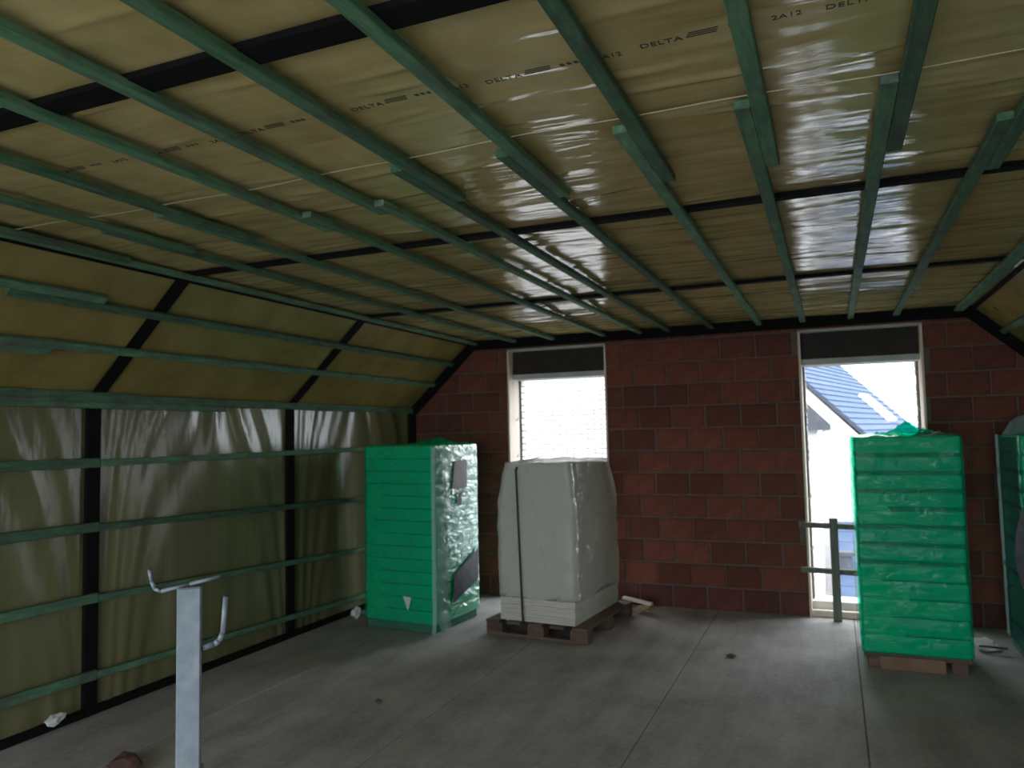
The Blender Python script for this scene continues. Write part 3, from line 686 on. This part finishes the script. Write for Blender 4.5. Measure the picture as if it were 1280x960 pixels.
for rr in range(137):
    z = rr * 0.070
    if z > 9.5: break
    if 6.58 < z < 6.6 + nrow * 0.07 - 0.02: m.box(-3.5, 1.25, 0.004, 0.05, z, z + 0.06); m.box(1.15 + ncol * 0.212 - 0.02, 3.6, 0.004, 0.05, z, z + 0.06)
    else: m.box(-3.5, 3.6, 0, 0.05, z, z + 0.06)
tag(m.build('brick_courses', M['house_brick'], ha), kind='stuff')

hb = thing('slate_roof_house', 'white gabled house with blue slate roof and skylight beyond the right window', 'house', (0.609, 16.0, 1.405))
a = math.radians(77.5); p = math.radians(45)
H = Vector((math.cos(a), math.sin(a), 0)); S = Vector((math.sin(a) * math.cos(p), -math.cos(a) * math.cos(p), -math.sin(p)))
E0 = S * 0.9; Rg = S * -3.6; NRM = H.cross(S).normalized()
if NRM.z < 0: NRM = -NRM
Wd = 7.0
nc = 26; L = (E0 - Rg).length
for k in range(nc):
    t0, t1 = k / nc, (k + 1) / nc + 0.01
    A = E0.lerp(Rg, t0); B = E0.lerp(Rg, t1)
    vs = [A + NRM * 0.03, B + NRM * 0.0, B + H * Wd, A + H * Wd + NRM * 0.03, A - NRM * 0.02, B - NRM * 0.03, B + H * Wd - NRM * 0.03, A + H * Wd - NRM * 0.02]
    MB().add(vs, [(0, 1, 2, 3), (7, 6, 5, 4), (0, 3, 7, 4), (0, 4, 5, 1), (1, 5, 6, 2), (2, 6, 7, 3)]).build('slate_course', M['slate'], hb)
S2 = Vector((-S.x, -S.y, S.z)); E1 = Rg + S2 * L
MB().add([Rg, E1, E1 + H * Wd, Rg + H * Wd, Rg - Vector((0, 0, .08)), E1 - Vector((0, 0, .08)), E1 + H * Wd - Vector((0, 0, .08)), Rg + H * Wd - Vector((0, 0, .08))],
         [(0, 1, 2, 3), (7, 6, 5, 4), (0, 3, 7, 4), (0, 4, 5, 1), (1, 5, 6, 2), (2, 6, 7, 3)]).build('far_slope', M['slate'], hb)
zb_ = -1.405 - 5.6
e0 = E0 - Vector((S.x, S.y, 0)) * 0.15; e1 = E1 - Vector((S2.x, S2.y, 0)) * 0.15
off = H * 0.03; dn = Vector((0, 0, -0.06))
gv = [e0 + off + dn, Rg + off + dn, e1 + off + dn, Vector((e1.x, e1.y, zb_)) + off, Vector((e0.x, e0.y, zb_)) + off]
gv2 = [v + H * (Wd - 0.3) for v in gv]
MB().add(gv + gv2, [(0, 1, 2, 3, 4), (9, 8, 7, 6, 5)] + [(i, (i + 1) % 5, (i + 1) % 5 + 5, i + 5) for i in range(5)]).build('wall', M['house_brick'], hb)
m = MB(); m.obox(E0 + H * 0.0 - NRM * 0.03, Rg + H * 0.0 - NRM * 0.03, 0.04, 0.05, NRM); m.build('verge_board', M['dark_metal'], hb)
c0 = S * -0.40 + H * 4.5 + NRM * 0.05; m = MB(); m.obox(c0, c0 - S * 0.9, 0.95, 0.08, NRM); sky = m.build('skylight', M['white'], hb)
m = MB(); m.obox(c0 - S * 0.07 + NRM * 0.045, c0 - S * 0.83 + NRM * 0.045, 0.75, 0.012, NRM); m.build('pane', M['glass_sky'], sky)

hc = thing('white_annex', 'narrow white rendered annex with a dark eave and downpipe left in the right window', 'annex', (-0.75, 13.0, -5.6))
MB().box(-1.2, 0.52, 0.0, 1.4, 0, 7.15).build('wall', M['white'], hc)
m = MB().poly_prism([(-1.3, 7.62), (0.34, 7.62), (0.72, 7.22), (0.72, 7.14), (0.34, 7.14), (-1.3, 7.14)], -0.18, 1.5); m.build('roof', M['dark_metal'], hc)
m = MB(); m.tube([(0.66, -0.12, 7.16), (0.60, -0.10, 7.0), (0.44, -0.06, 6.85), (0.42, -0.05, 6.6), (0.42, -0.05, 0.1)], 0.045, 8); m.build('downpipe', M['white'], hc, True)
lt = thing('lean_to', 'low blue slate lean-to roof seen below through the guard rail', 'annex', (0.9, 13.2, -5.6))
m = MB(); m.box(-0.86, 1.6, -0.05, 1.6, 0, 4.55); m.build('wall', M['white'], lt)
for k in range(7):
    y0, z0 = -0.2 + k * 0.28, 4.55 + k * 0.135
    MB().add([(-0.95, y0, z0), (1.7, y0, z0), (1.7, y0 + 0.30, z0 + 0.135), (-0.95, y0 + 0.30, z0 + 0.135), (-0.95, y0, z0 - .05), (1.7, y0, z0 - .05), (1.7, y0 + 0.30, z0 + 0.085), (-0.95, y0 + 0.30, z0 + 0.085)],
             [(0, 1, 2, 3), (7, 6, 5, 4), (0, 4, 5, 1), (1, 5, 6, 2), (2, 6, 7, 3), (3, 7, 4, 0)]).build('slate_course', M['slate'], lt)
m = MB(); m.tube([(-0.80, 0.5, 4.75), (-0.80, 0.5, 5.12)], 0.10, 10); m.box(-0.95, -0.65, 0.36, 0.64, 5.10, 5.16); m.build('flue', M['dark_metal'], lt)
